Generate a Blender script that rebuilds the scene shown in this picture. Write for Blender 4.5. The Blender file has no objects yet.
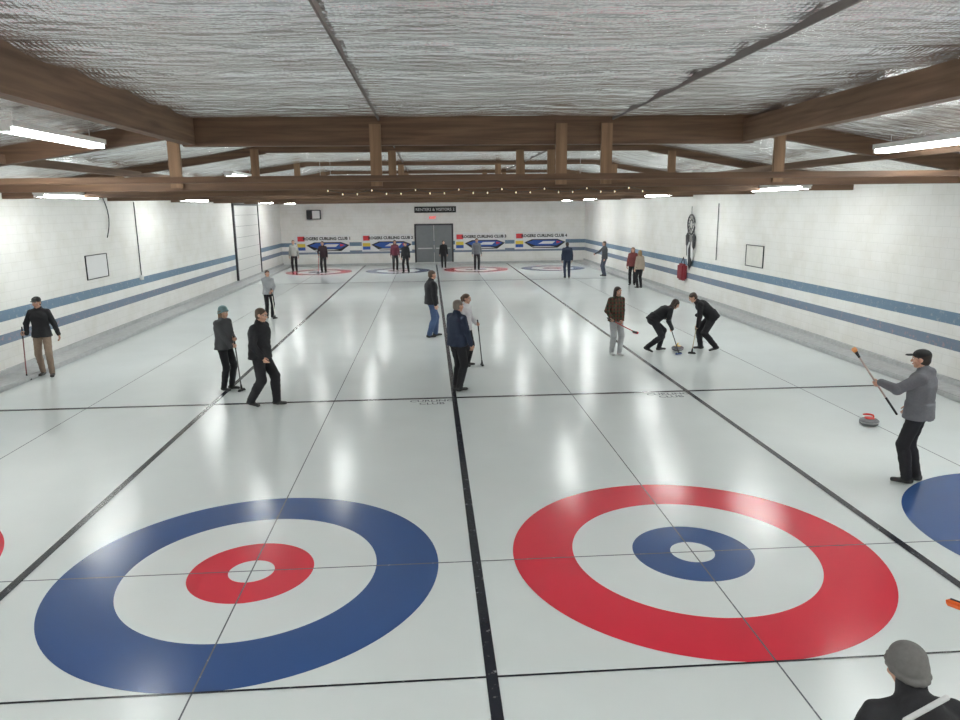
import bpy, numpy as np, math, random
from mathutils import Matrix, Vector
random.seed(4)
A=lambda *v: np.array(v,float)
def nrm(v):
    v=np.asarray(v,float); return v/(np.linalg.norm(v)+1e-12)
scene=bpy.context.scene
try: scene.view_settings.view_transform='Standard'
except Exception as e: print(e)
COL=bpy.context.collection
# ------------------------------------------------------------------ materials
def newmat(name):
    m=bpy.data.materials.new(name); m.use_nodes=True
    nt=m.node_tree; b=nt.nodes['Principled BSDF']
    return m,nt,b
def N(nt,t,**kw):
    n=nt.nodes.new(t)
    for k,v in kw.items():
        if hasattr(n,k): setattr(n,k,v)
        else: n.inputs[k].default_value=v
    return n
def mat(name,col,rough=.6,metal=0.,var=.12,scale=30.,bump=.0,emit=0.,spec=.5,coord='Object'):
    m,nt,b=newmat(name)
    c=(col[0],col[1],col[2],1)
    b.inputs['Roughness'].default_value=rough; b.inputs['Metallic'].default_value=metal
    b.inputs['Specular IOR Level'].default_value=spec
    tc=N(nt,'ShaderNodeTexCoord'); no=N(nt,'ShaderNodeTexNoise'); no.inputs['Scale'].default_value=scale; no.inputs['Detail'].default_value=4
    nt.links.new(tc.outputs[coord],no.inputs['Vector'])
    mx=N(nt,'ShaderNodeMix',data_type='RGBA')
    mx.inputs['A'].default_value=tuple(x*(1-var) for x in col)+(1,); mx.inputs['B'].default_value=tuple(min(1,x*(1+var)) for x in col)+(1,)
    nt.links.new(no.outputs['Fac'],mx.inputs['Factor']); nt.links.new(mx.outputs['Result'],b.inputs['Base Color'])
    if bump>0:
        bp=N(nt,'ShaderNodeBump'); bp.inputs['Strength'].default_value=bump; bp.inputs['Distance'].default_value=.01
        nt.links.new(no.outputs['Fac'],bp.inputs['Height']); nt.links.new(bp.outputs['Normal'],b.inputs['Normal'])
    if emit>0:
        b.inputs['Emission Color'].default_value=c; b.inputs['Emission Strength'].default_value=emit
    return m
_mc={}
def cm(col,rough=.85,kind='fabric'):
    k=(tuple(col),rough,kind)
    if k not in _mc: _mc[k]=mat(kind,col,rough,var=.18,scale=45,bump=.25 if kind=='fabric' else 0)
    return _mc[k]
def ice_mat(name,col,worn=None,wornamt=.5,lo=.56):
    m,nt,b=newmat(name)
    tc=N(nt,'ShaderNodeTexCoord')
    no=N(nt,'ShaderNodeTexNoise'); no.inputs['Scale'].default_value=.9; no.inputs['Detail'].default_value=5
    nt.links.new(tc.outputs['Object'],no.inputs['Vector'])
    mx=N(nt,'ShaderNodeMix',data_type='RGBA'); mx.inputs['A'].default_value=tuple(x*.93 for x in col)+(1,); mx.inputs['B'].default_value=tuple(min(1,x*1.06) for x in col)+(1,)
    nt.links.new(no.outputs['Fac'],mx.inputs['Factor']); out=mx.outputs['Result']
    if worn:
        n2=N(nt,'ShaderNodeTexNoise'); n2.inputs['Scale'].default_value=11; n2.inputs['Detail'].default_value=8; n2.inputs['Roughness'].default_value=.7
        nt.links.new(tc.outputs['Object'],n2.inputs['Vector'])
        cr=N(nt,'ShaderNodeValToRGB'); cr.color_ramp.elements[0].position=lo; cr.color_ramp.elements[1].position=lo+.08
        nt.links.new(n2.outputs['Fac'],cr.inputs['Fac'])
        mu=N(nt,'ShaderNodeMath',operation='MULTIPLY'); mu.inputs[1].default_value=wornamt; nt.links.new(cr.outputs['Color'],mu.inputs[0])
        m2=N(nt,'ShaderNodeMix',data_type='RGBA'); nt.links.new(mu.outputs[0],m2.inputs['Factor']); nt.links.new(out,m2.inputs['A']); m2.inputs['B'].default_value=worn+(1,)
        out=m2.outputs['Result']
    nt.links.new(out,b.inputs['Base Color'])
    b.inputs['Roughness'].default_value=.20; b.inputs['IOR'].default_value=1.33
    b.inputs['Specular IOR Level'].default_value=.72
    n3=N(nt,'ShaderNodeTexNoise'); n3.inputs['Scale'].default_value=30; n3.inputs['Detail'].default_value=3; nt.links.new(tc.outputs['Object'],n3.inputs['Vector'])
    bp=N(nt,'ShaderNodeBump'); bp.inputs['Strength'].default_value=.14; bp.inputs['Distance'].default_value=.004
    nt.links.new(n3.outputs['Fac'],bp.inputs['Height']); nt.links.new(bp.outputs['Normal'],b.inputs['Normal'])
    return m
M_ice=ice_mat('ice',(.76,.805,.80))
M_blue=ice_mat('ice_paint_blue',(.035,.085,.24))
M_red=ice_mat('ice_paint_red',(.62,.025,.05))
M_line=ice_mat('ice_line_black',(.02,.022,.03),(.6,.62,.62),.6,.6)
M_thin=ice_mat('ice_line_thin',(.13,.14,.16),(.6,.62,.62),.4)
M_white=ice_mat('ice_paint_white',(.80,.84,.835))
def wall_mat():
    m,nt,b=newmat('painted_block_wall')
    tc=N(nt,'ShaderNodeTexCoord'); sp=N(nt,'ShaderNodeSeparateXYZ'); nt.links.new(tc.outputs['Object'],sp.inputs[0])
    ad=N(nt,'ShaderNodeMath',operation='ADD'); nt.links.new(sp.outputs['X'],ad.inputs[0]); nt.links.new(sp.outputs['Y'],ad.inputs[1])
    cb=N(nt,'ShaderNodeCombineXYZ'); nt.links.new(ad.outputs[0],cb.inputs['X']); nt.links.new(sp.outputs['Z'],cb.inputs['Y'])
    br=N(nt,'ShaderNodeTexBrick'); nt.links.new(cb.outputs[0],br.inputs['Vector'])
    br.inputs['Scale'].default_value=1; br.inputs['Brick Width'].default_value=.4; br.inputs['Row Height'].default_value=.2
    br.inputs['Mortar Size'].default_value=.008; br.inputs['Mortar Smooth'].default_value=.8
    br.inputs['Color1'].default_value=(.90,.89,.86,1); br.inputs['Color2'].default_value=(.88,.87,.84,1); br.inputs['Mortar'].default_value=(.80,.79,.76,1)
    no=N(nt,'ShaderNodeTexNoise'); no.inputs['Scale'].default_value=1.3; no.inputs['Detail'].default_value=8; no.inputs['Roughness'].default_value=.65
    nt.links.new(tc.outputs['Object'],no.inputs['Vector'])
    cr=N(nt,'ShaderNodeValToRGB'); cr.color_ramp.elements[0].position=.3; cr.color_ramp.elements[0].color=(.92,.91,.88,1); cr.color_ramp.elements[1].position=.55; cr.color_ramp.elements[1].color=(1,1,1,1)
    nt.links.new(no.outputs['Fac'],cr.inputs['Fac'])
    mx=N(nt,'ShaderNodeMix',data_type='RGBA',blend_type='MULTIPLY'); mx.inputs['Factor'].default_value=1
    nt.links.new(br.outputs['Color'],mx.inputs['A']); nt.links.new(cr.outputs['Color'],mx.inputs['B']); nt.links.new(mx.outputs['Result'],b.inputs['Base Color'])
    b.inputs['Roughness'].default_value=.5
    bp=N(nt,'ShaderNodeBump'); bp.inputs['Strength'].default_value=.3; bp.inputs['Distance'].default_value=.006; bp.invert=True
    nt.links.new(br.outputs['Fac'],bp.inputs['Height']); nt.links.new(bp.outputs['Normal'],b.inputs['Normal'])
    return m
M_wall=wall_mat()
def foil_mat():
    m,nt,b=newmat('foil_insulation')
    tc=N(nt,'ShaderNodeTexCoord')
    no=N(nt,'ShaderNodeTexNoise'); no.inputs['Scale'].default_value=.5; no.inputs['Detail'].default_value=7; nt.links.new(tc.outputs['Object'],no.inputs['Vector'])
    cr=N(nt,'ShaderNodeValToRGB'); e=cr.color_ramp.elements; e[0].position=.34; e[0].color=(.80,.77,.75,1); e[1].position=.52; e[1].color=(.97,.975,.98,1)
    nt.links.new(no.outputs['Fac'],cr.inputs['Fac'])
    nt.links.new(cr.outputs['Color'],b.inputs['Base Color'])
    b.inputs['Metallic'].default_value=.88; b.inputs['Roughness'].default_value=.24
    # bubble-foil quilt + crumple
    vo=N(nt,'ShaderNodeTexVoronoi'); vo.inputs['Scale'].default_value=22; vo.inputs['Randomness'].default_value=.35; nt.links.new(tc.outputs['Object'],vo.inputs['Vector'])
    mp=N(nt,'ShaderNodeMapping'); mp.inputs['Scale'].default_value=(1.0,3.2,1.0); nt.links.new(tc.outputs['Object'],mp.inputs['Vector'])
    n2=N(nt,'ShaderNodeTexVoronoi'); n2.inputs['Scale'].default_value=2.6; nt.links.new(mp.outputs[0],n2.inputs['Vector'])
    n3=N(nt,'ShaderNodeTexNoise'); n3.inputs['Scale'].default_value=7; n3.inputs['Detail'].default_value=6; nt.links.new(tc.outputs['Object'],n3.inputs['Vector'])
    ad=N(nt,'ShaderNodeMath',operation='MULTIPLY_ADD'); nt.links.new(vo.outputs['Distance'],ad.inputs[0]); ad.inputs[1].default_value=.35; nt.links.new(n2.outputs['Distance'],ad.inputs[2])
    a2=N(nt,'ShaderNodeMath',operation='MULTIPLY_ADD'); nt.links.new(n3.outputs['Fac'],a2.inputs[0]); a2.inputs[1].default_value=.7; nt.links.new(ad.outputs[0],a2.inputs[2])
    bp=N(nt,'ShaderNodeBump'); bp.inputs['Strength'].default_value=.8; bp.inputs['Distance'].default_value=.06
    nt.links.new(a2.outputs[0],bp.inputs['Height']); nt.links.new(bp.outputs['Normal'],b.inputs['Normal'])
    return m
M_foil=foil_mat()
def wood_mat(name,c1,c2,axis):
    m,nt,b=newmat(name)
    tc=N(nt,'ShaderNodeTexCoord'); mp=N(nt,'ShaderNodeMapping'); nt.links.new(tc.outputs['Object'],mp.inputs['Vector'])
    sc=[14,14,14]; sc[axis]=.9; mp.inputs['Scale'].default_value=sc
    no=N(nt,'ShaderNodeTexNoise'); no.inputs['Scale'].default_value=1; no.inputs['Detail'].default_value=7; no.inputs['Distortion'].default_value=.4; nt.links.new(mp.outputs[0],no.inputs['Vector'])
    cr=N(nt,'ShaderNodeValToRGB'); e=cr.color_ramp.elements; e[0].position=.3; e[0].color=c1+(1,); e[1].position=.7; e[1].color=c2+(1,)
    nt.links.new(no.outputs['Fac'],cr.inputs['Fac']); nt.links.new(cr.outputs['Color'],b.inputs['Base Color']); b.inputs['Roughness'].default_value=.7
    return m
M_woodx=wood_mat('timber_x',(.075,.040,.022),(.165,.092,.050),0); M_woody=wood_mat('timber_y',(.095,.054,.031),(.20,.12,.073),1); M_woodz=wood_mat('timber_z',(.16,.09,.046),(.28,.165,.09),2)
M_stripe=ice_mat('stripe_blue_paint',(.16,.24,.33),(.45,.46,.48),.6)
M_stripe2=ice_mat('stripe_worn_paint',(.19,.24,.32),(.45,.30,.30),.7)
for q in (M_stripe,M_stripe2): q.node_tree.nodes['Principled BSDF'].inputs['Roughness'].default_value=.6
M_curb=mat('curb_rubber',(.50,.51,.51),.7,var=.25,scale=8,bump=.2)
M_seam=mat('seam_tape',(.14,.12,.11),.6)
M_tube=mat('fluorescent_tube',(.97,1,.985),.4,emit=41,var=0)
M_metalw=mat('white_enamel',(.8,.8,.78),.4)
M_grey=mat('door_grey',(.20,.21,.22),.5,scale=4)
M_dark=mat('dark_frame',(.03,.03,.035),.5)
M_black=mat('black_plastic',(.012,.012,.013),.4)
M_bannerw=mat('banner_white',(.82,.82,.82),.6,var=.03)
M_bblue=mat('banner_blue',(.03,.10,.40),.6); M_bred=mat('banner_red',(.65,.04,.05),.6); M_byel=mat('banner_yellow',(.8,.6,.08),.6)
M_exit=mat('exit_red',(.8,.05,.03),.5,emit=1.5)
M_bulb=mat('bulb_warm',(1,.8,.5),.5,emit=2.5)
M_steel=mat('steel',(.6,.6,.6),.3,metal=1,var=.05)
M_beige=mat('beige_board',(.78,.77,.72),.6,scale=5)
# ------------------------------------------------------------------ mesh builder
class MB:
    def __init__(s): s.v=[];s.f=[];s.m=[];s.mats=[]
    def mi(s,m):
        if m not in s.mats: s.mats.append(m)
        return s.mats.index(m)
    def add(s,vs,fs,m):
        o=len(s.v); s.v+= [tuple(map(float,p)) for p in vs]; i=s.mi(m)
        for f in fs: s.f.append(tuple(int(k)+o for k in f)); s.m.append(i)
    def box(s,a,b,m,R=None,o=None,bev=0):
        x0,y0,z0=a;x1,y1,z1=b
        if bev<=0:
            vs=[(x,y,z) for z in (z0,z1) for y in (y0,y1) for x in (x0,x1)]
            fs=[(0,2,3,1),(4,5,7,6),(0,1,5,4),(2,6,7,3),(0,4,6,2),(1,3,7,5)]
        else:
            import bmesh
            bm=bmesh.new(); bmesh.ops.create_cube(bm,size=1)
            for v in bm.verts: v.co=Vector(((x0+x1)/2+v.co.x*(x1-x0),(y0+y1)/2+v.co.y*(y1-y0),(z0+z1)/2+v.co.z*(z1-z0)))
            bmesh.ops.bevel(bm,geom=bm.edges[:],offset=bev,segments=2,affect='EDGES')
            bm.verts.index_update(); vs=[tuple(v.co) for v in bm.verts]; fs=[[v.index for v in f.verts] for f in bm.faces]; bm.free()
        if R is not None: vs=[R@np.array(p) for p in vs]
        if o is not None: vs=[np.array(p)+o for p in vs]
        s.add(vs,fs,m)
    def tube(s,pts,rs,m,n=10,cap=True):
        pts=[np.asarray(p,float) for p in pts]; vs=[];fs=[]
        up=A(0,0,1)
        d=nrm(pts[-1]-pts[0]); 
        if abs(d[2])>.9: up=A(1,0,0)
        K=len(pts)
        for i,p in enumerate(pts):
            t=nrm(pts[min(i+1,K-1)]-pts[max(i-1,0)]); a=nrm(np.cross(up,t)); b=np.cross(t,a); r=rs[i] if hasattr(rs,'__len__') else rs
            for k in range(n):
                an=2*math.pi*k/n; vs.append(p+r*(math.cos(an)*a+math.sin(an)*b))
        for i in range(K-1):
            for k in range(n): fs.append((i*n+k,i*n+(k+1)%n,(i+1)*n+(k+1)%n,(i+1)*n+k))
        if cap: fs.append(tuple(range(n))[::-1]); fs.append(tuple(range((K-1)*n,K*n)))
        s.add(vs,fs,m)
    def lathe(s,prof,m_of,o=(0,0,0),n=40):
        o=A(*o)
        for i in range(len(prof)-1):
            (r0,z0),(r1,z1)=prof[i],prof[i+1]; vs=[];fs=[]
            for k in range(n):
                a=2*math.pi*k/n; vs.append(o+A(r0*math.cos(a),r0*math.sin(a),z0))
            for k in range(n):
                a=2*math.pi*k/n; vs.append(o+A(r1*math.cos(a),r1*math.sin(a),z1))
            for k in range(n): fs.append((k,(k+1)%n,n+(k+1)%n,n+k))
            s.add(vs,fs,m_of(i))
    def obj(s,name,smooth=False,parent=None,loc=(0,0,0)):
        me=bpy.data.meshes.new(name); me.from_pydata(s.v,[],s.f)
        for m in s.mats: me.materials.append(m)
        me.polygons.foreach_set('material_index',s.m)
        if smooth: me.polygons.foreach_set('use_smooth',[True]*len(s.f))
        me.update(); o=bpy.data.objects.new(name,me); COL.objects.link(o); o.location=loc
        if parent: o.parent=parent
        return o
def empty(name,loc=(0,0,0)):
    o=bpy.data.objects.new(name,None); COL.objects.link(o); o.location=loc; return o
def simple_box(name,a,b,m,parent=None,bev=0):
    q=MB(); q.box(a,b,m,bev=bev); return q.obj(name,parent=parent)
def text_obj(name,txt,size,loc,rot,m,parent=None,extrude=.002,bold=0):
    cu=bpy.data.curves.new(name,'FONT'); cu.body=txt; cu.size=size; cu.align_x='CENTER'; cu.align_y='CENTER'; cu.extrude=extrude; cu.offset=bold; cu.resolution_u=2
    t=bpy.data.objects.new('tmp',cu); COL.objects.link(t)
    dg=bpy.context.evaluated_depsgraph_get(); dg.update(); me=bpy.data.meshes.new_from_object(t.evaluated_get(dg)); bpy.data.objects.remove(t)
    me.materials.clear(); me.materials.append(m)
    o=bpy.data.objects.new(name,me); COL.objects.link(o); o.location=loc; o.rotation_euler=rot
    if parent: o.parent=parent
    return o
# ------------------------------------------------------------------ room
W=4.4184; XL,XR=-9.5,9.42; YN,YF=-7.3,39.3; HW=3.8
simple_box('floor',(XL-.2,YN-.2,-.3),(XR+.2,YF+.2,0),M_ice)
simple_box('wall_left',(XL-.2,YN,0),(XL,YF,HW+.25),M_wall)
simple_box('wall_right',(XR,YN,0),(XR+.2,YF,HW+.25),M_wall)
simple_box('wall_back',(XL-.2,YF,0),(XR+.2,YF+.2,5.2),M_wall)
simple_box('wall_front',(XL-.2,YN-.2,0),(XR+.2,YN,5.2),M_wall)
for nm,x0,x1 in(('baseboard_left',XL,-8.86),('baseboard_right',8.86,XR)):
    q=MB(); q.box((x0,YN,0),(x1,YF,.10),M_curb,bev=.02)
    q.box((x0+.0 if x0<0 else x1-.06,YN,.10),(x0+.06 if x0<0 else x1,YF,.2),M_curb)
    q.obj(nm)
simple_box('baseboard_back',(XL,YF-.25,0),(XR,YF,.12),M_curb,bev=.02)
k=1
for z0,z1,m in((1.20,1.43,M_stripe),(.72,.93,M_stripe2)):
    simple_box('trim_%d'%k,(XL,YN,z0),(XL+.006,YF,z1),m);k+=1
    simple_box('trim_%d'%k,(XR-.006,YN,z0),(XR,YF,z1),m);k+=1
    simple_box('trim_%d'%k,(XL,YF-.006,z0),(XR,YF,z1),m);k+=1
# ceiling
BXL,BXR=-3.9,4.6; ZC=4.84
def ceil_z(x):
    if x<BXL: return ZC-(BXL-x)/(BXL-XL)*(ZC-HW-.2)
    if x>BXR: return ZC-(x-BXR)/(XR-BXR)*(ZC-HW-.2)
    return ZC
xs=np.concatenate([np.linspace(XL,BXL,12),np.linspace(BXL,BXR,30)[1:],np.linspace(BXR,XR,12)[1:]]); ys=np.arange(YN,YF+.01,.124)
q=MB(); vs=[]; rs=np.random.RandomState(3)
for y in ys:
    for x in xs:
        sag=.06*abs(math.sin(math.pi*(y-4.85)/1.24))**.7+.012*math.sin(x*2.1+y*.6)+rs.uniform(-.004,.004)
        vs.append((x,y,ceil_z(x)-sag))
nx=len(xs); fs=[(j*nx+i,(j+1)*nx+i,(j+1)*nx+i+1,j*nx+i+1) for j in range(len(ys)-1) for i in range(nx-1)]
q.add(vs,fs,M_foil); q.add([(x,y,z+.5) for x,y,z in((XL,YN,ZC),(XR,YN,ZC),(XR,YF,ZC),(XL,YF,ZC))],[(0,1,2,3)],M_foil)
q.obj('ceiling',smooth=True)
q=MB()
for x in(-1.1,2.46): q.box((x-.010,YN,ZC-.085),(x+.010,YF,ZC-.02),M_seam)
q.obj('trim_%d'%k);k+=1
for x,zt in((BXL,4.86),(BXR,4.76)):
    q=MB(); q.box((x-.09,YN,4.42),(x+.09,4.75,zt),M_woody); q.obj('ceiling_beam')
for x,z in((-6.6,4.30),(6.9,4.27)):
    q=MB(); q.box((x-.05,YN,z-.13),(x+.05,YF,z),M_woody); q.obj('ceiling_joist')
def truss(y,first):
    q=MB(); w=.10
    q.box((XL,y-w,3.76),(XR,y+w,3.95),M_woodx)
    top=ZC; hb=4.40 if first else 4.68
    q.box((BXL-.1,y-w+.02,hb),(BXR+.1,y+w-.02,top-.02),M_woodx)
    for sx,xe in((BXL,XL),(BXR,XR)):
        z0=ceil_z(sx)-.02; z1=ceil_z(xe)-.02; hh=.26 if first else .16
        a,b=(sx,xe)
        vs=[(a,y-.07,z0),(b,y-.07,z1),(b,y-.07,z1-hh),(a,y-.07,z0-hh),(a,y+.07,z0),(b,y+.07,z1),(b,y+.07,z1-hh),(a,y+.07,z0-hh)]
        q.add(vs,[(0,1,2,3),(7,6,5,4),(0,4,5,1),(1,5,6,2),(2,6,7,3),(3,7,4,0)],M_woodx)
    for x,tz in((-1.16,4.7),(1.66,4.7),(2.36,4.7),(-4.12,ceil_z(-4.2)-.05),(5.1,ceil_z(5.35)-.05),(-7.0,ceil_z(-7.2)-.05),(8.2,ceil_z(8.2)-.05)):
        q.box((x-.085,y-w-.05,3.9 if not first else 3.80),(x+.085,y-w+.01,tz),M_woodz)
    q.obj('ceiling_truss')
ty=[4.85,10.0,15.2,20.4,25.6,30.8,36.0]
for i,y in enumerate(ty): truss(y,i==0)
q=MB(); q.box((XL,3.3,3.82),(XR,3.4,3.90),M_woodx); q.obj('ceiling_joist')
q=MB(); pts=[]
for i in range(46):
    x=-1.9+i*.11; z=3.75-.06*abs(math.sin(i*math.pi/6)); pts.append((x,4.70,z))
q.tube(pts,.004,M_black,n=5)
for p in pts[::2]: q.lathe([(.001,0),(.008,-.010),(.007,-.022),(.001,-.03)],lambda i:M_bulb,o=p,n=6)
q.obj('string_lights')
def fixture(x,y,z,L=2.4,chain=.18):
    q=MB(); h=L/2
    q.box((x-.12,y-h,z+.03),(x+.12,y+h,z+.10),M_metalw)
    for dx in(-.06,.06): q.tube([(x+dx,y-h+.02,z),(x+dx,y+h-.02,z)],.026,M_tube,n=8)
    for e in(-1,1): q.box((x-.09,y+e*h-.02,z-.025),(x+.09,y+e*h+.02,z+.03),M_metalw)
    for e in(-.8,.8): q.tube([(x,y+e*h,z+.10),(x,y+e*h,z+.10+chain)],.004,M_steel,n=5)
    q.obj('fluorescent_light')
for y in(-4.6,3.3,12.6,22.8,33.2):
    fixture(-5.1,y,4.38 if y<4 else 4.28,chain=.12); fixture(6.25,y-.55 if y==3.3 else y,4.2,chain=.12)
for y in(-4.2,9.2,17.8,28.2,34.0):
    fixture(-7.9,y+(.25 if y==9.2 else 0),3.78,chain=.15); fixture(7.3,y,3.78,chain=.15)
fixture(-7.9,1.6,3.95,chain=.1); fixture(7.4,1.6,3.95,chain=.1)
fixture(-1.9,-5.0,4.55,chain=.15); fixture(2.9,-5.0,4.55,chain=.15)
for y in(12.7,23.0,33.2):
    fixture(-3.0,y,3.88,chain=.8); fixture(3.4,y,3.90,chain=.8)
# ------------------------------------------------------------------ ice markings
def ring(q,cx,cy,r0,r1,m,z,n=128):
    vs=[];fs=[]
    for k_ in range(n):
        a=2*math.pi*k_/n; vs+=[(cx+r0*math.cos(a),cy+r0*math.sin(a),z),(cx+r1*math.cos(a),cy+r1*math.sin(a),z)]
    for k_ in range(n):
        b=(k_+1)%n; fs.append((2*k_,2*k_+1,2*b+1,2*b))
    q.add(vs,fs,m)
YT2=34.75
for yc in(0,YT2):
    for i,cx in enumerate((-1.5*W,-.5*W,.5*W,1.5*W)):
        o,inn=(M_red,M_blue) if i in(0,2) else(M_blue,M_red)
        q=MB(); ring(q,cx,yc,1.215,1.83,o,.0015); ring(q,cx,yc,.6,1.215,M_white,.0015); ring(q,cx,yc,.22,.6,inn,.0015); ring(q,cx,yc,.0,.22,M_white,.0015)
        q.obj('curling_house')
def line(name,x0,y0,x1,y1,m,z): 
    q=MB(); q.add([(x0,y0,z),(x1,y0,z),(x1,y1,z),(x0,y1,z)],[(0,1,2,3)],m); q.obj(name)
for x in(-W,0,W): line('sheet_divider',x-.045,YN+.02,x+.045,YF-.27,M_line,.004)
for cx in(-1.5*W,-.5*W,.5*W,1.5*W): line('centre_line',cx-.007,-4,cx+.007,38.5,M_thin,.0025)
for y,w,n,m in((6.4,.05,'hog_line',M_line),(YT2-6.4,.05,'hog_line',M_line),(0,.008,'tee_line',M_thin),(YT2,.008,'tee_line',M_thin),(-1.83,.012,'back_line',M_line),(YT2+1.83,.012,'back_line',M_line)):
    line(n,-8.85,y-w,8.85,y+w,m,.003)
M_dec=ice_mat('decal_grey',(.22,.23,.25))
for x in(-.42,W-.42): 
    text_obj('ice_decal','CURLING\nCLUB',.19,(x,6.12,.003),(0,0,0),M_dec,extrude=0,bold=.003)
for cx in(-1.5*W,-.5*W,.5*W,1.5*W):
    y=-3.66
    q=MB()
    for dx in(-.1,.1):
        q.box((cx+dx-.06,y-.1,.003),(cx+dx+.06,y+.1,.02),M_black,bev=.005); q.box((cx+dx-.06,y-.1,.02),(cx+dx+.06,y-.05,.09),M_black,bev=.01)
    q.obj('curling_hack')
# ------------------------------------------------------------------ back wall
yb=YF-.002
d=empty('door_1')
q=MB(); q.box((-1.32,yb-.05,0.12),(-1.22,yb,2.5),M_dark); q.box((1.0,yb-.05,0.12),(1.1,yb,2.5),M_dark); q.box((-1.32,yb-.05,2.4),(1.1,yb,2.5),M_dark); q.obj('frame',parent=d)
for a,b in((-1.22,-.12),(-.10,1.0)):
    q=MB(); q.box((a,yb-.03,.13),(b,yb-.005,2.4),M_grey,bev=.004); q.box((a+.1,yb-.045,.95),(b-.1,yb-.03,1.02),M_steel); q.obj('leaf',parent=d)
s_=empty('wall_sign'); q=MB(); q.box((-1.28,yb-.05,3.17),(1.3,yb,3.55),M_black); q.obj('board',parent=s_); text_obj('lettering','RENTERS & VISITORS 2',.24,(0,yb-.055,3.36),(math.pi/2,0,0),M_bannerw,s_)
s_=empty('exit_sign'); q=MB(); q.box((-.45,yb-.1,2.72),(0.1,yb,3.0),M_bannerw,bev=.01); q.obj('box',parent=s_); text_obj('lettering','EXIT',.2,(-.17,yb-.105,2.86),(math.pi/2,0,0),M_exit,s_,bold=.005)
q=MB(); q.box((-7.85,yb-.25,2.85),(-7.0,yb,3.42),M_dark,bev=.02); q.box((-7.5,yb-.26,2.9),(-7.05,yb-.25,3.37),M_bannerw); q.obj('wall_heater')
def banner(x0,x1,n):
    z0,z1=.84,1.90; y=yb-.018; s=empty('club_banner')
    q=MB(); q.box((x0,y,z0),(x1,yb-.007,z1),M_bannerw)
    Y=y-.002; w=x1-x0
    def poly(pts,m): q.add([(x0+a*w,Y,z0+b*(z1-z0)) for a,b in pts],[tuple(range(len(pts)))],m)
    poly([(.02,.12),(.17,.12),(.17,.30),(.02,.30)],M_bblue); poly([(.02,.30),(.17,.30),(.17,.5),(.02,.5)],M_byel); poly([(.03,.64),(.16,.64),(.16,.92),(.03,.92)],M_bred)
    Y-=.001
    poly([(.19,.40),(.34,.58),(.84,.58),(1,.40),(.84,.06),(.36,.06)],M_black); Y-=.001
    poly([(.24,.39),(.37,.53),(.82,.53),(.95,.40),(.82,.2),(.42,.2)],M_bblue); Y-=.001
    poly([(.46,.30),(.56,.46),(.80,.46),(.74,.30)],M_bannerw); poly([(.82,.32),(.91,.40),(.82,.48)],M_bred); poly([(.3,.10),(.8,.12),(.7,.16),(.4,.16)],M_bannerw)
    q.obj('panel',parent=s)
    text_obj('lettering','ROGERS CURLING CLUB %d'%n,.25*w/3.3,(x0+w*.58,y-.006,z0+.78*(z1-z0)),(math.pi/2,0,0),M_black,s,bold=.01)
banner(-8.62,-5.35,1); banner(-4.6,-1.5,2); banner(1.2,4.35,3); banner(4.95,8.2,4)
q=MB()
q.box((XL+.001,28.4,.2),(XL+.05,33.2,3.72),M_metalw)
for i in range(1,7): q.box((XL+.05,28.5,.1+i*.52),(XL+.056,33.1,.1+i*.52+.012),M_grey)
for a,b in((28.3,28.42),(33.18,33.3)): q.box((XL+.001,a,.2),(XL+.09,b,3.75),M_dark)
q.box((XL+.001,28.3,3.68),(XL+.09,33.3,3.78),M_dark); q.obj('door_2')
def frame(name,X,sgn,y0,y1,z0,z1):
    q=MB(); X+=sgn*.002; x0,x1=sorted((X,X+sgn*.03)); t=.02
    q.box((x0,y0,z0),(x1,y0+t,z1),M_dark);q.box((x0,y1-t,z0),(x1,y1,z1),M_dark);q.box((x0,y0,z0),(x1,y1,z0+t),M_dark);q.box((x0,y0,z1-t),(x1,y1,z1),M_dark)
    x0,x1=sorted((X,X+sgn*.015)); q.box((x0,y0+t,z0+t),(x1,y1-t,z1-t),M_bannerw if X<0 else M_beige); q.obj(name)
frame('scoreboard',XL,1,13.3,14.6,1.68,2.33); frame('scoreboard',XR,-1,14.2,15.4,1.6,2.25)
q=MB(); q.tube([(XL+.03,16.9,3.75),(XL+.03,16.9,1.45)],.016,M_dark,n=8); q.box((XL+.001,16.8,1.35),(XL+.06,17.0,1.5),M_metalw); q.obj('wall_conduit')
q=MB(); q.tube([(XL+.05,14.7+.25*math.sin(t*3.1),3.75-t*.9+.1*math.cos(t*3)) for t in np.linspace(0,1,14)],.014,M_black,n=6); q.obj('hanging_cable')
q=MB(); q.tube([(XR-.04,17.7,3.5),(XR-.04,17.7,1.6)],.018,M_dark,n=8); q.obj('wall_pole')
q=MB(); c=A(XR-.09,20.1,2.75); R_=.36
def circ(c,r,n=24): return [c+A(0,r*math.cos(a),r*math.sin(a)) for a in np.linspace(0,2*math.pi,n+1)]
q.tube(circ(c,R_),.03,M_dark,n=6); q.tube(circ(c,R_*.45),.014,M_dark,n=5)
for a in np.linspace(0,2*math.pi,13)[:-1]:
    q.tube([c+A(0,R_*math.cos(a),R_*math.sin(a)),c+A(0,R_*.45*math.cos(a+.4),R_*.45*math.sin(a+.4))],.012,M_dark,n=4)
q.tube([c+A(0,0,R_),c+A(0,0,R_+.3)],.012,M_dark,n=4)
for i_,(dy,l) in enumerate(((-.34,.8),(-.22,1.05),(-.1,1.25),(.02,1.35),(.13,1.2),(.24,1.0),(.34,.75))):
    z0=-math.sqrt(max(0,R_**2-dy**2)); p=c+A(0,dy,z0); q.tube([p,p+A(0,0,-l*.3)],.01,M_dark,n=4)
    q.tube([p+A(0,0,-l*.25),p+A(0,0,-l*.4),p+A(0,0,-l*.85),p+A(0,0,-l)],[.012,.07,.055,.005],M_bannerw if i_%3==1 else M_dark,n=6)
q.obj('dreamcatcher')
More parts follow.
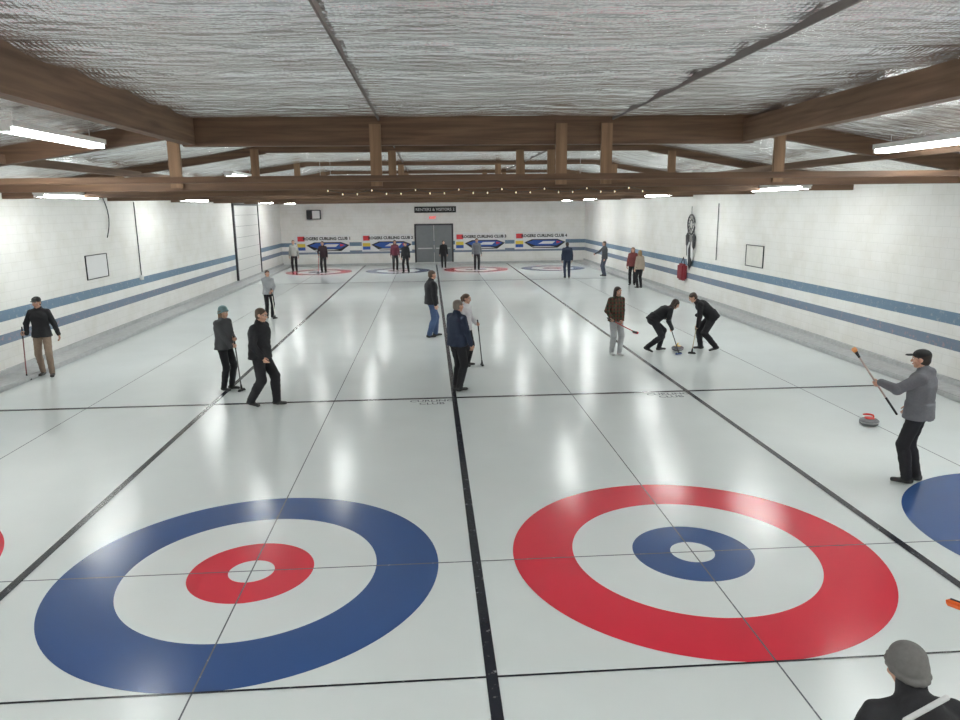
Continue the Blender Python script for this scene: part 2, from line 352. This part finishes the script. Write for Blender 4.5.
q=MB(); q.box((XR-.22,20.5,.62),(XR-.01,21.1,1.25),mat('red_nylon',(.22,.02,.03),.7),bev=.06); q.tube([(XR-.1,20.6,1.24),(XR-.08,20.8,1.5),(XR-.1,21.0,1.24)],.015,M_black,n=6); q.obj('hanging_bag')
# ------------------------------------------------------------------ curling stone
M_gran=mat('granite',(.16,.16,.17),.25,var=.6,scale=160); M_band=mat('granite_band',(.30,.30,.31),.5,var=.4,scale=120)
M_hred=mat('handle_red',(.62,.03,.02),.3,var=.03); M_hyel=mat('handle_yellow',(.75,.5,.1),.3,var=.03)
def stone(x,y,hm,ang=0):
    q=MB(); prof=[(.001,.0),(.06,.0),(.075,.006),(.115,.014),(.137,.032),(.1455,.048),(.1455,.068),(.138,.084),(.118,.1),(.09,.110),(.05,.114),(.001,.114)]
    q.lathe(prof,lambda i:M_band if i==5 else M_gran)
    q.lathe([(.05,.112),(.075,.114),(.075,.124),(.05,.129),(.001,.131)],lambda i:hm)
    c,s=math.cos(ang),math.sin(ang)
    P=[(-.055,.122),(-.055,.145),(-.045,.166),(-.01,.174),(.05,.172),(.10,.164)]
    q.tube([(a*c,a*s,z) for a,z in P],[.016,.015,.015,.016,.017,.010],hm,n=10)
    q.obj('curling_stone',smooth=True,loc=(x,y,.003))
stone(6.52,3.96,M_hred,2.6); stone(5.56,10.25,M_hyel,1)
# ------------------------------------------------------------------ implicit figures
def snet(F,o,h):
    S=F<0; n=np.array(F.shape); C=np.zeros(n-1,np.int8); offs=[A(i,j,k).astype(int) for i in(0,1) for j in(0,1) for k in(0,1)]
    for a in offs: C+=S[a[0]:n[0]-1+a[0],a[1]:n[1]-1+a[1],a[2]:n[2]-1+a[2]]
    act=(C>0)&(C<8); I=np.argwhere(act); idx=np.full(act.shape,-1); idx[act]=np.arange(len(I))
    P=np.zeros((len(I),3)); cnt=np.zeros(len(I))
    for i in range(8):
        for j in range(i+1,8):
            a,b=offs[i],offs[j]
            if abs(a-b).sum()!=1: continue
            fa=F[tuple((I+a).T)];fb=F[tuple((I+b).T)]; m=(fa<0)!=(fb<0); t=fa[m]/(fa[m]-fb[m]); P[m]+=a+t[:,None]*(b-a); cnt[m]+=1
    P=(P/cnt[:,None]+I)*h+o; faces=[]
    for d in range(3):
        e1=np.zeros(3,int);e2=np.zeros(3,int);e1[(d+1)%3]=1;e2[(d+2)%3]=1
        sl=[slice(1,n[k]-1) for k in range(3)]; sl[d]=slice(0,n[d]-1); sh=list(sl); sh[d]=slice(1,n[d])
        a=S[tuple(sl)];b=S[tuple(sh)]; q=np.argwhere(a!=b); st=np.array([s.start for s in sl]); qq=q+st; fl=a[tuple(q.T)]
        c=[idx[tuple((qq-x).T)] for x in(0*e1,e1,e1+e2,e2)]; f=np.stack(c,1); f[~fl]=f[~fl][:,::-1]; faces.append(f)
    f=np.concatenate(faces); return P,f[(f>=0).all(1)]
class Cone:
    def __init__(s,a,b,ra,rb,tag): s.a=np.asarray(a,float);s.b=np.asarray(b,float);s.ra=ra;s.rb=rb;s.tag=tag
    def bb(s): r=max(s.ra,s.rb); return np.minimum(s.a,s.b)-r,np.maximum(s.a,s.b)+r
    def d(s,p):
        v=s.b-s.a; t=np.clip(((p-s.a)@v)/(v@v+1e-12),0,1); return np.linalg.norm(p-s.a-t[...,None]*v,axis=-1)-(s.ra+(s.rb-s.ra)*t)
class ECone:
    def __init__(s,a,b,Ra,Rb,side,tag,e=2.3,flat=0): s.flat=flat;s.a=np.asarray(a,float);s.b=np.asarray(b,float);s.Ra=A(*Ra);s.Rb=A(*Rb);s.tag=tag;s.e=e; s.ax=nrm(s.b-s.a); sd=np.asarray(side,float); s.s=nrm(sd-s.ax*(sd@s.ax)); s.n=np.cross(s.ax,s.s)
    def bb(s): r=max(s.Ra.max(),s.Rb.max()); return np.minimum(s.a,s.b)-r,np.maximum(s.a,s.b)+r
    def d(s,p):
        L=np.linalg.norm(s.b-s.a); q=p-s.a; w=q@s.ax; t=np.clip(w/L,0,1); wr=w-t*L; rx=s.Ra[0]+(s.Rb[0]-s.Ra[0])*t; ry=s.Ra[1]+(s.Rb[1]-s.Ra[1])*t; rz=np.minimum(rx,ry)
        u=np.abs(q@s.s)/rx; v=np.abs(q@s.n)/ry
        if s.flat:
            k_=(u**s.e+v**s.e)**(1/s.e); return np.maximum((k_-1)*rz,np.abs(w-L/2)-L/2)
        k_=(u**s.e+v**s.e+(np.abs(wr)/rz)**s.e)**(1/s.e); return (k_-1)*rz
class Ell:
    def __init__(s,c,R,fr,tag): s.c=np.asarray(c,float);s.R=A(*R);s.fr=fr;s.tag=tag
    def bb(s): r=s.R.max(); return s.c-r,s.c+r
    def d(s,p):
        q=(p-s.c)@s.fr/s.R; k_=np.linalg.norm(q,axis=-1); return (k_-1)*s.R.min()
def smin(a,b,k_):
    h=np.clip(.5+.5*(b-a)/k_,0,1); return b+(a-b)*h-k_*h*(1-h)
def mesh_groups(groups,h,ko,wr=0):
    allp=[p for g,_ in groups for p in g]; lo=np.min([p.bb()[0] for p in allp],0)-3*h; hi=np.max([p.bb()[1] for p in allp],0)+3*h
    n=np.ceil((hi-lo)/h).astype(int)+1; F=np.full(n,.5)
    for g,kg in groups:
        glo=np.min([p.bb()[0] for p in g],0); ghi=np.max([p.bb()[1] for p in g],0); m=.07
        g0=np.clip(np.floor((glo-m-lo)/h).astype(int),0,n); g1=np.clip(np.ceil((ghi+m-lo)/h).astype(int)+1,0,n); G=np.full(g1-g0,.5)
        for p in g:
            a,b=p.bb(); i0=np.clip(np.floor((a-.05-lo)/h).astype(int),g0,g1); i1=np.clip(np.ceil((b+.05-lo)/h).astype(int)+1,g0,g1)
            ax=[lo[k_]+h*np.arange(i0[k_],i1[k_]) for k_ in range(3)]; pts=np.stack(np.meshgrid(*ax,indexing='ij'),-1); d=p.d(pts)
            s=tuple(slice(i0[k_]-g0[k_],i1[k_]-g0[k_]) for k_ in range(3)); G[s]=smin(G[s],d,kg)
        s=tuple(slice(g0[k_],g1[k_]) for k_ in range(3)); F[s]=smin(F[s],G,ko)
    if wr:
        ax=[lo[k_]+h*np.arange(n[k_]) for k_ in range(3)]; X,Y,Z=np.meshgrid(*ax,indexing='ij',sparse=True)
        F=F+wr*np.sin(55*Z+3*np.sin(17*X+4*Z)+3*np.sin(15*Y-5*Z))*(.6+.4*np.sin(9*X+7*Y+11*Z))
    V,f=snet(F,lo,h); c=V[f].mean(1); best=np.full(len(c),9.); tag=np.zeros(len(c),int); tags=[]
    for p in allp:
        if p.tag not in tags: tags.append(p.tag)
        d=p.d(c); m=d<best; best[m]=d[m]; tag[m]=tags.index(p.tag)
    return V,f,[tags[t] for t in tag]
def ik(a,b,l1,l2,pole):
    d=b-a; L=np.linalg.norm(d); Lm=min(L,.998*(l1+l2)); u=d/L; b=a+u*Lm; x=(l1*l1-l2*l2+Lm*Lm)/(2*Lm); hh=math.sqrt(max(0,l1*l1-x*x)); pl=np.asarray(pole,float); pl=nrm(pl-u*(pl@u)); return a+u*x+pl*hh,b
def rodr(v,k_,a): return v*math.cos(a)+np.cross(k_,v)*math.sin(a)+k_*(k_@v)*(1-math.cos(a))
SKIN=(.55,.31,.22)
M_eye=mat('eye_white',(.7,.7,.68),.3); M_lip=mat('lips',(.42,.15,.13),.5)
def broom_obj(foot,top,shaft=(.75,.72,.65),pad=(.02,.02,.02),side=None,flat=False,grip=None):
    foot=np.asarray(foot,float); top=np.asarray(top,float); q=MB(); ax=nrm(top-foot)
    ms=mat('broom_shaft',shaft,.35,var=.05); mp=mat('broom_pad',pad,.8); mg=M_black if grip is None else mat('broom_grip',grip,.5)
    s_=A(ax[1],-ax[0],0) if side is None else np.asarray(side,float)
    if np.linalg.norm(s_)<.05: s_=A(1,0,0)
    s_=nrm(s_)
    if flat: u=A(0,0,1); s_=nrm(s_-u*(s_@u)); f_=np.cross(u,s_)
    else:
        u=nrm(ax-s_*(ax@s_)); f_=np.cross(u,s_)
    Rm=np.stack([s_,f_,u],1)
    q.box((-.095,-.03,.0),(.095,.03,.028),mp,R=Rm,o=foot,bev=.01)
    q.box((-.08,-.022,.028),(.08,.022,.045),M_black,R=Rm,o=foot,bev=.006)
    b0=foot+u*.04
    q.tube([b0,b0+ax*.03,b0+ax*.09],[.024,.02,.0145],M_black,n=10)
    q.tube([b0+ax*.08,top-ax*.25],.0125,ms,n=10); q.tube([top-ax*.26,top-ax*.01,top],[.0145,.0145,.009],mg,n=10)
    return q.obj('curling_broom',smooth=False)
def person(name,pos,face,h=1.75,top=(.02,.02,.022),pants=(.015,.015,.018),shoes=(.02,.02,.02),skin=SKIN,hair=(.05,.03,.02),hs='short',hat=None,hatc=(.02,.02,.02),
    lean=0,slean=0,twist=0,hip=(0,0,.942),feet=((-.1,0,-8),(.1,0,8)),hands=None,head=(0,5),broom=None,bk={},vox=.012,bulk=1.08,female=False,hood=False,glasses=False,topmat=None,heel=(0,0),knee=None,poles=None,legs=1.12,collar=0):
    s=h/1.75; a=math.radians(face); fw=A(math.sin(a),math.cos(a),0); rt=A(math.cos(a),-math.sin(a),0); O=A(pos[0],pos[1],0)
    def L(x,y,z): return (rt*x+fw*y+A(0,0,z))*s
    tp,pt,sh,sk,hr,ht,ey,dk,lp='top','pants','shoes','skin','hair','hat','eye','dark','lips'
    mats={tp:topmat or cm(top),pt:cm(pants),sh:cm(shoes,.5,'shoe'),sk:cm(skin,.55,'skin'),hr:cm(hair,.6,'hair'),ht:cm(hatc),ey:M_eye,dk:M_black,lp:M_lip}
    sw=.9 if female else 1.; f_=math.radians(lean); g_=math.radians(slean)
    Tl=nrm(A(math.sin(g_),math.sin(f_),math.cos(f_)*math.cos(g_))); T1=nrm(A(math.sin(g_)*.6,math.sin(f_*.7),math.cos(f_*.7)))
    tw=math.radians(twist); Sl=A(math.cos(tw),-math.sin(tw),0); Sl=nrm(Sl-Tl*(Sl@Tl))
    l2w=lambda v: rt*v[0]+fw*v[1]+A(0,0,v[2])
    T=l2w(Tl);T1=l2w(T1);S=l2w(Sl);Fr=np.cross(T,S); Hs=rt
    Hc=L(*hip); wa=Hc+T1*.13*s; ch=wa+T*.24*s; nb=ch+T*.165*s
    q=lambda r:tuple(x*s for x in r); B=bulk
    tor=[ECone(Hc-T1*.02*s,wa,q((.158*(1.03 if female else 1),.112)),q((.14,.105)),Hs,pt),
         ECone(Hc-T1*.07*s,wa,q((.176*B,.134*B)),q((.158*sw*B,.122*B)),Hs,tp,flat=1),
         ECone(wa-T1*.03*s,ch,q((.15*sw*B,.115*B)),q((.172*sw*B,.122*B)),S,tp),
         ECone(ch,nb-T*.03*s,q((.168*sw*B,.115*B)),q((.08,.07)),S,tp)]
    shl=[nb-T*.068*s+S*(.163*sw*e)*s*(.5+.5*B) for e in(-1,1)]
    tor+= [Cone(nb-T*.02*s,shl[0],.055*s,.058*s*(.4+.6*B),tp),Cone(nb-T*.02*s,shl[1],.055*s,.058*s*(.4+.6*B),tp)]
    if female: 
        for e in(-1,1): tor.append(Ell(ch+Fr*.075*s+S*.07*e*s-T*.01*s,q((.065,.06,.065)),np.stack([S,Fr,T],1),tp))
    if hood: tor.append(Ell(nb-Fr*.08*s-T*.02*s,q((.10,.06,.075)),np.stack([S,Fr,T],1),tp))
    hy,hp=math.radians(head[0]),math.radians(head[1]); hf=l2w(A(math.sin(hy)*math.cos(hp),math.cos(hy)*math.cos(hp),-math.sin(hp))); hr_=nrm(np.cross(hf,A(0,0,1))); hu=np.cross(hr_,hf)
    nd=nrm(T*.75+A(0,0,1)*.35); hb=nb+nd*.045*s+hf*.02*s; hc=hb+hu*.108*s+hf*.015*s
    tor.append(Cone(nb-T*.03*s,hb+hu*.02*s,.058*s,.054*s,sk)); tor.append(Cone(nb-T*.02*s,nb+nd*(.02+collar)*s,.068*s,.070*s,tp))
    groups=[(tor,.03*s)]
    for i,e in enumerate((-1,1)):
        hj=Hc+Hs*.085*e*s-A(0,0,.01)*s; fx,fy,fyaw=feet[i][:3]; lf=feet[i][3] if len(feet[i])>3 else 0; hl=heel[i]
        an=L(fx,fy,.088+lf); fa=math.radians(fyaw); fd=l2w(A(math.sin(fa),math.cos(fa),0)); hp_=math.radians(hl); fd2=nrm(fd*math.cos(hp_)-A(0,0,math.sin(hp_)))
        if hl: an=an+A(0,0,.15*math.sin(hp_))*s
        pole=fd if knee is None else l2w(nrm(knee[i]))
        kn,an=ik(hj,an,.44*s,.43*s,pole)
        fu=nrm(A(0,0,1)-fd2*fd2[2]); sd=np.cross(fd2,fu); G_=legs
        g=[Cone(hj,kn,.090*s*(.5+.5*G_),.064*s*G_,pt),Cone(kn,an+nrm(kn-an)*.01*s,.063*s*G_,.052*s*G_,pt),Cone(kn+(an-kn)*.3-fd*.012*s,kn+(an-kn)*.5-fd*.01*s,.058*s*G_,.054*s*G_,pt),
           ECone(an-fd2*.045*s-fu*.048*s,an+fd2*.155*s-fu*.058*s,q((.042,.038)),q((.042,.026)),sd,sh),Cone(an-fu*.03*s,an-fu*.045*s,.044*s,.044*s,sh)]
        groups.append((g,.02*s))
    fing=MB(); bl=None
    if broom: bl=(L(*broom[0]),L(*broom[1]))
    hd=hands or (('free',(-.26,.04,.80)),('free',(.26,.04,.80)))
    for i,e in enumerate((-1,1)):
        sj=shl[i]; kind,val=hd[i]
        pl=l2w(nrm(A(.6*e,-.7,-.3))) if not(poles and poles[i]) else l2w(nrm(poles[i]))
        if kind=='grip':
            hx=bl[0]+(bl[1]-bl[0])*val; ax=nrm(bl[1]-bl[0]); d=hx-sj; d=nrm(nrm(d-ax*(d@ax))); n=np.cross(ax,d)*(-e)
            if (n@l2w(A(-e,0.2,0)))<0: n=-n
            wt=hx-n*.028*s-d*.075*s
        else:
            wt=L(*val); d=None
        el,wr=ik(sj,wt,.285*s,.25*s,pl)
        if d is None: d=nrm(nrm(wr-el)+A(0,0,-.15)); n=l2w(A(-e,.25,0)); n=nrm(n-d*(n@d))
        sd=np.cross(d,n)
        ths=sd if (sd@(fw+A(0,0,.6)))>0 else -sd
        kn_=wr+d*.085*s
        g=[Cone(sj,el,.060*s*(.3+.7*B),.050*s*B,tp),Cone(el,wr-nrm(wr-el)*.01*s,.050*s*B,.038*s*B,tp),
           ECone(wr-d*.01*s,kn_,q((.026,.018)),q((.038,.016)),sd,sk)]
        groups.append((g,.018*s))
        grip=kind=='grip'; cur=(1.15,1.2,.9) if grip else(.35,.4,.3)
        nseg=5 if vox>=.018 else 8
        for fi,(o_,l_) in enumerate(((.029,.072),(.010,.080),(-.009,.075),(-.027,.060))):
            p=kn_-d*.012*s+ths*o_*s; dd=d; pts=[p]; k_=np.cross(d,n)
            for j,(fr,cu) in enumerate(zip((.45,.32,.27),cur)):
                ang=cu*(.55 if (j==0 and grip) else 1)+.05*fi; dd=rodr(dd,k_,ang); p=p+dd*l_*(1.15 if grip else 1)*fr*s*1.1; pts.append(p)
            fing.tube(pts+[pts[-1]+dd*.006*s],[.0095*s,.009*s,.008*s,.007*s,.003*s],mats[sk],n=nseg)
        p=wr+d*.025*s+ths*.022*s; td=nrm(d*.6+ths*.75+n*(.5 if grip else .2)); p1=p+td*.04*s; td2=nrm(d*.8+ths*.1+n*(.9 if grip else .25)); p2=p1+td2*.03*s; p3=p2+td2*.022*s
        fing.tube([p-td*.01*s,p1,p2,p3,p3+td2*.005*s],[.013*s,.011*s,.0095*s,.008*s,.003*s],mats[sk],n=nseg)
    V,f,tg=mesh_groups(groups,vox,.012*s,wr=.0028)
    mb=MB()
    for t in mats: mb.mi(mats[t])
    o=len(mb.v); mb.v+=V.tolist(); mb.f+=(f+o).tolist(); mb.m+=[mb.mi(mats[t]) for t in tg]
    fr=np.stack([hr_,hf,hu],1); H=lambda x,y,z: hc+(hr_*x+hf*y+hu*z)*s
    g=[Ell(H(0,-.008,.022),q((.074,.092,.083)),fr,sk),Ell(H(0,.028,-.038),q((.057,.06,.072)),fr,sk),Ell(H(0,.058,-.092),q((.027,.024,.022)),fr,sk),
       Cone(H(0,.084,.012),H(0,.105,-.027),.008*s,.0125*s,sk),Ell(H(0,.076,.03),q((.05,.016,.011)),fr,sk)]
    for e in(-1,1): g+=[Ell(H(.075*e,-.004,-.008),q((.011,.02,.031)),fr,sk),Ell(H(.048*e,.05,-.035),q((.02,.025,.02)),fr,sk)]
    g.append(Cone(H(0,-.03,-.06),H(0,-.02,-.13),.052*s,.05*s,sk))
    g2=[]
    for e in(-1,1): g2+=[Ell(H(.031*e,.080,.008),q((.0115,.008,.006)),fr,ey),Ell(H(.031*e,.0875,.008),q((.006,.004,.006)),fr,dk),Cone(H(.016*e,.089,.028),H(.046*e,.082,.030),.005*s,.004*s,hr)]
    g2.append(Ell(H(0,.089,-.062),q((.024,.010,.007)),fr,lp))
    g3=[]
    if hat!='beanie': g3+=[Ell(H(0,-.022,.038),q((.083,.097,.080)),fr,hr)]
    g3+=[Ell(H(0,-.045,-.01),q((.076,.068,.085)) if hat!='beanie' else q((.072,.06,.085)),fr,hr)]
    if hs=='long': g3+=[ECone(H(0,-.05,.0),H(0,-.075,-.22),q((.085,.06)),q((.075,.03)),hr_,hr)]+[Cone(H(.07*e,-.01,.02),H(.082*e,.02,-.2),.026*s,.016*s,hr) for e in(-1,1)]
    if hs=='bob': g3+=[ECone(H(0,-.045,.0),H(0,-.05,-.10),q((.088,.06)),q((.08,.045)),hr_,hr)]+[Cone(H(.075*e,-.01,.02),H(.078*e,.01,-.09),.022*s,.016*s,hr) for e in(-1,1)]
    if hs=='pony': g3+=[Cone(H(0,-.10,.05),H(0,-.135,.0),.03*s,.032*s,hr),Cone(H(0,-.135,.0),H(0,-.12,-.16),.032*s,.012*s,hr)]
    if hat=='cap': g3+=[Ell(H(0,-.012,.058),q((.087,.102,.068)),fr,ht)]; g2+=[Ell(H(0,.115,.052),q((.062,.062,.011)),fr,ht)]
    if hat=='beanie': g3+=[Ell(H(0,-.018,.052),q((.088,.101,.086)),fr,ht),Ell(H(0,-.040,.008),q((.088,.080,.075)),fr,ht)]+[Cone(H(.086*math.cos(t),-.012+.098*math.sin(t),.002+.048*math.sin(t)),H(.086*math.cos(t+.4),-.012+.098*math.sin(t+.4),.002+.048*math.sin(t+.4)),.015*s,.015*s,ht) for t in np.arange(0,6.28,.4)]
    V,f,tg=mesh_groups([(g,.014*s),(g2,.003*s),(g3,.012*s)],min(.010,vox*.62),.003*s)
    o=len(mb.v); mb.v+=V.tolist(); mb.f+=(f+o).tolist(); mb.m+=[mb.mi(mats[t]) for t in tg]
    if glasses:
        for e in(-1,1):
            mb.tube([H(.032*e+.021*math.cos(t),.1,.006+.016*math.sin(t)) for t in np.linspace(0,2*math.pi,13)],.0022*s,M_black,n=5); mb.tube([H(.053*e,.1,.01),H(.078*e,0,.008)],.002*s,M_black,n=5)
        mb.tube([H(-.011,.102,.008),H(.011,.102,.008)],.002*s,M_black,n=5)
    o=len(mb.v); mb.v+=fing.v; mb.f+=[tuple(i+o for i in x) for x in fing.f]; mb.m+=[mb.mi(mats[sk])]*len(fing.f)
    zmin=min(v[2] for v in mb.v)
    ob=mb.obj(name,smooth=True,loc=(pos[0],pos[1],-zmin+.003))
    if broom:
        off=O+A(0,0,-zmin+.003); fo=bl[0]+off
        if broom[0][2]<.03: fo[2]=.004
        broom_obj(fo,bl[1]+off,flat=broom[0][2]<.03,**bk)
    return ob
BLK=(.014,.014,.017); NAVY=(.02,.03,.06); GRY=(.16,.165,.175)
def plaid():
    m,nt,b=newmat('plaid_flannel'); tc=N(nt,'ShaderNodeTexCoord')
    w1=N(nt,'ShaderNodeTexWave',bands_direction='X'); w2=N(nt,'ShaderNodeTexWave',bands_direction='Z')
    for w in(w1,w2): w.inputs['Scale'].default_value=4; nt.links.new(tc.outputs['Object'],w.inputs['Vector'])
    mx=N(nt,'ShaderNodeMix',data_type='RGBA'); mx.inputs['A'].default_value=(.012,.012,.012,1); mx.inputs['B'].default_value=(.16,.035,.025,1); nt.links.new(w1.outputs['Fac'],mx.inputs['Factor'])
    m2=N(nt,'ShaderNodeMix',data_type='RGBA'); m2.inputs['B'].default_value=(.04,.06,.03,1); nt.links.new(mx.outputs['Result'],m2.inputs['A'])
    mu=N(nt,'ShaderNodeMath',operation='MULTIPLY'); mu.inputs[1].default_value=.85; nt.links.new(w2.outputs['Fac'],mu.inputs[0]); nt.links.new(mu.outputs[0],m2.inputs['Factor']); nt.links.new(m2.outputs['Result'],b.inputs['Base Color']); b.inputs['Roughness'].default_value=.9
    return m
CP='curling_player'
person(CP,(-8.72,9.24),168,1.72,top=BLK,pants=(.26,.19,.14),hat='cap',hs='pony',female=True,feet=((-.13,.10,-10),(.10,-.10,10)),broom=((.30,.35,0),(.34,.08,1.12)),hands=(('free',(-.32,-.02,.90)),('grip',.86)),head=(10,8),bk=dict(shaft=(.2,.05,.05)),bulk=1.18)
person(CP,(-4.42,7.49),115,1.66,top=(.07,.072,.078),pants=BLK,hat='beanie',hatc=(.17,.27,.28),hs='bob',hair=(.2,.12,.07),female=True,feet=((-.09,.03,-8),(.09,-.02,8)),broom=((-.02,.33,0),(-.02,.24,1.15)),hands=(('grip',.93),('grip',.80)),head=(0,8),bk=dict(shaft=(.1,.1,.1)),bulk=1.27)
person(CP,(-3.43,6.22),105,1.81,top=BLK,pants=(.016,.016,.02),hs='short',hair=(.09,.06,.04),glasses=True,feet=((-.1,.18,-5),(.1,-.20,8)),heel=(0,10),hip=(0,-.02,.92),lean=3,hands=(('free',(-.30,-.06,.84)),('free',(.27,.16,.92))),head=(0,10),bulk=1.36,legs=1.38)
person(CP,(-5.66,17.23),150,1.56,top=(.35,.36,.38),pants=BLK,hs='short',vox=.014,female=True,broom=((-.1,.3,0),(-.05,.2,1.1)),hands=(('grip',.9),('grip',.75)),bulk=1.2)
person(CP,(-8.03,35.12),180,1.79,top=(.33,.33,.31),vox=.02,pants=BLK)
person(CP,(-6.27,34.12),185,1.75,top=(.03,.015,.02),vox=.02,pants=BLK,broom=((.25,.3,0),(.2,.15,1.1)),hands=(('free',(-.24,.04,.8)),('grip',.9)),bk=dict(shaft=(.5,.03,.03)))
person(CP,(-2.36,34.9),170,1.72,top=(.14,.03,.05),vox=.02,pants=BLK,female=True,hs='long')
person(CP,(-1.70,33.2),200,1.67,top=BLK,vox=.02,pants=BLK,feet=((-.16,0,-8),(.16,0,8)))
person(CP,(.41,36.1),180,1.6,top=BLK,vox=.02,pants=BLK)
person(CP,(2.24,34.33),180,1.78,top=(.16,.17,.19),vox=.02,pants=BLK)
person(CP,(-.38,12.95),75,1.82,top=BLK,pants=(.05,.09,.19),hs='short',hair=(.08,.05,.03),feet=((-.09,.12,-5),(.09,-.10,8)),hands=(('free',(-.24,.14,.90)),('free',(.27,.04,.86))),bulk=1.34,legs=1.3)
person(CP,(.09,6.97),50,1.76,top=NAVY,pants=BLK,hs='short',hair=(.20,.17,.14),feet=((-.1,.05,-8),(.1,-.05,10)),hands=(('free',(-.26,.08,.84)),('free',(.24,.14,.88))),bulk=1.24,legs=1.25,head=(10,5))
person(CP,(.36,9.13),120,1.62,top=(.62,.60,.62),pants=BLK,hs='pony',hair=(.10,.05,.03),female=True,broom=((-.18,.34,0),(-.12,.26,1.12)),hands=(('grip',.9),('free',(.22,.1,.84))),bk=dict(shaft=(.08,.08,.08)))
person(CP,(6.33,28.77),0,1.75,top=NAVY,pants=(.02,.03,.06),vox=.018,hair=(.06,.04,.03),bulk=1.25)
person(CP,(8.35,29.44),-100,1.74,top=(.07,.075,.085),pants=(.06,.07,.10),vox=.018,hands=(('free',(-.22,.10,.8)),('free',(.20,.42,1.12))))
person(CP,(8.55,25.03),200,1.67,top=(.20,.05,.05),pants=BLK,vox=.018,hs='long',hair=(.15,.08,.05),female=True)
person(CP,(8.52,23.8),-20,1.61,top=(.42,.34,.27),pants=BLK,vox=.018,hs='long',hair=(.3,.2,.1),female=True)
person(CP,(3.93,9.91),165,1.63,topmat=plaid(),pants=(.42,.43,.44),shoes=(.5,.5,.5),hs='long',hair=(.03,.015,.012),female=True,feet=((-.08,.08,-5),(.08,-.04,8)),broom=((-.50,.15,.56),(.42,.30,1.02)),hands=(('grip',.52),('grip',.82)),head=(-15,8),bk=dict(shaft=(.5,.05,.05),pad=(.5,.03,.05)),bulk=1.22,legs=1.2)
person(CP,(5.02,10.2),88,1.68,top=BLK,pants=(.02,.02,.025),hs='bob',hair=(.04,.025,.02),female=True,hip=(0,-.12,.80),lean=62,feet=((-.14,.12,-5),(.14,-.28,12)),heel=(0,25),broom=((.42,.42,0),(-.02,.20,1.02)),hands=(('grip',.85),('grip',.55)),head=(0,35),bk=dict(shaft=(.1,.1,.1),pad=(.05,.1,.3)),bulk=1.22,legs=1.2)
person(CP,(6.28,10.2),-80,1.70,top=BLK,pants=BLK,hs='short',hair=(.05,.03,.02),hip=(0,-.08,.84),lean=50,feet=((-.15,-.16,-8),(.15,.14,5)),heel=(15,0),broom=((-.48,.46,0),(.06,.22,1.05)),hands=(('grip',.55),('grip',.85)),head=(0,30),bk=dict(shaft=(.35,.3,.2),pad=(.05,.05,.05)),bulk=1.28,legs=1.25)
person(CP,(5.61,1.59),-46,1.70,top=(.14,.145,.16),pants=BLK,hat='cap',hs='short',hair=(.03,.02,.015),vox=.010,feet=((-.10,.04,-10),(.10,-.03,10)),broom=((-.20,.78,1.70),(.0,.24,.86)),hands=(('grip',.52),('free',(.27,.14,.94))),head=(-5,5),bk=dict(shaft=(.50,.40,.36),pad=(.75,.33,.12)),bulk=1.34,hood=True,legs=1.25)
person(CP,(2.03,-3.66),3,1.78,top=BLK,pants=BLK,hat='beanie',hatc=(.13,.125,.12),hs='short',hair=(.04,.03,.025),vox=.010,hip=(.02,-.05,.42),lean=24,feet=((-.13,.24,-6),(.12,-.04,6)),heel=(0,35),hands=(('grip',.40),('free',(.28,.42,.36))),broom=((-.72,.22,.25),(.07,-.03,1.07)),head=(-4,14),bk=dict(shaft=(.7,.7,.7),grip=(.65,.65,.65)),bulk=1.36,hood=True,collar=.08)
person(CP,(3.52,-2.5),-15,1.75,top=BLK,pants=BLK,vox=.012,broom=((-.42,.10,.80),(.30,.35,1.25)),hands=(('grip',.40),('grip',.72)),bk=dict(pad=(.8,.15,.03)))
# ------------------------------------------------------------------ world & camera
w=bpy.data.worlds.new('world'); scene.world=w; w.use_nodes=True; w.node_tree.nodes['Background'].inputs[0].default_value=(.9,.95,1,1); w.node_tree.nodes['Background'].inputs[1].default_value=.3
pi_,ya,ro=.20784,.06664,-.01178
f=A(math.sin(ya)*math.cos(pi_),math.cos(ya)*math.cos(pi_),-math.sin(pi_)); r=A(math.cos(ya),-math.sin(ya),0); u=np.cross(r,f); c_,s_=math.cos(ro),math.sin(ro); r,u=c_*r+s_*u,-s_*r+c_*u
cam=bpy.data.objects.new('camera',bpy.data.cameras.new('camera')); COL.objects.link(cam); scene.camera=cam
cam.matrix_world=Matrix([[r[0],u[0],-f[0],-.38462],[r[1],u[1],-f[1],-6.66616],[r[2],u[2],-f[2],3.46739],[0,0,0,1]])
cam.data.sensor_width=36; cam.data.lens=724.404/960*36; cam.data.clip_start=.05
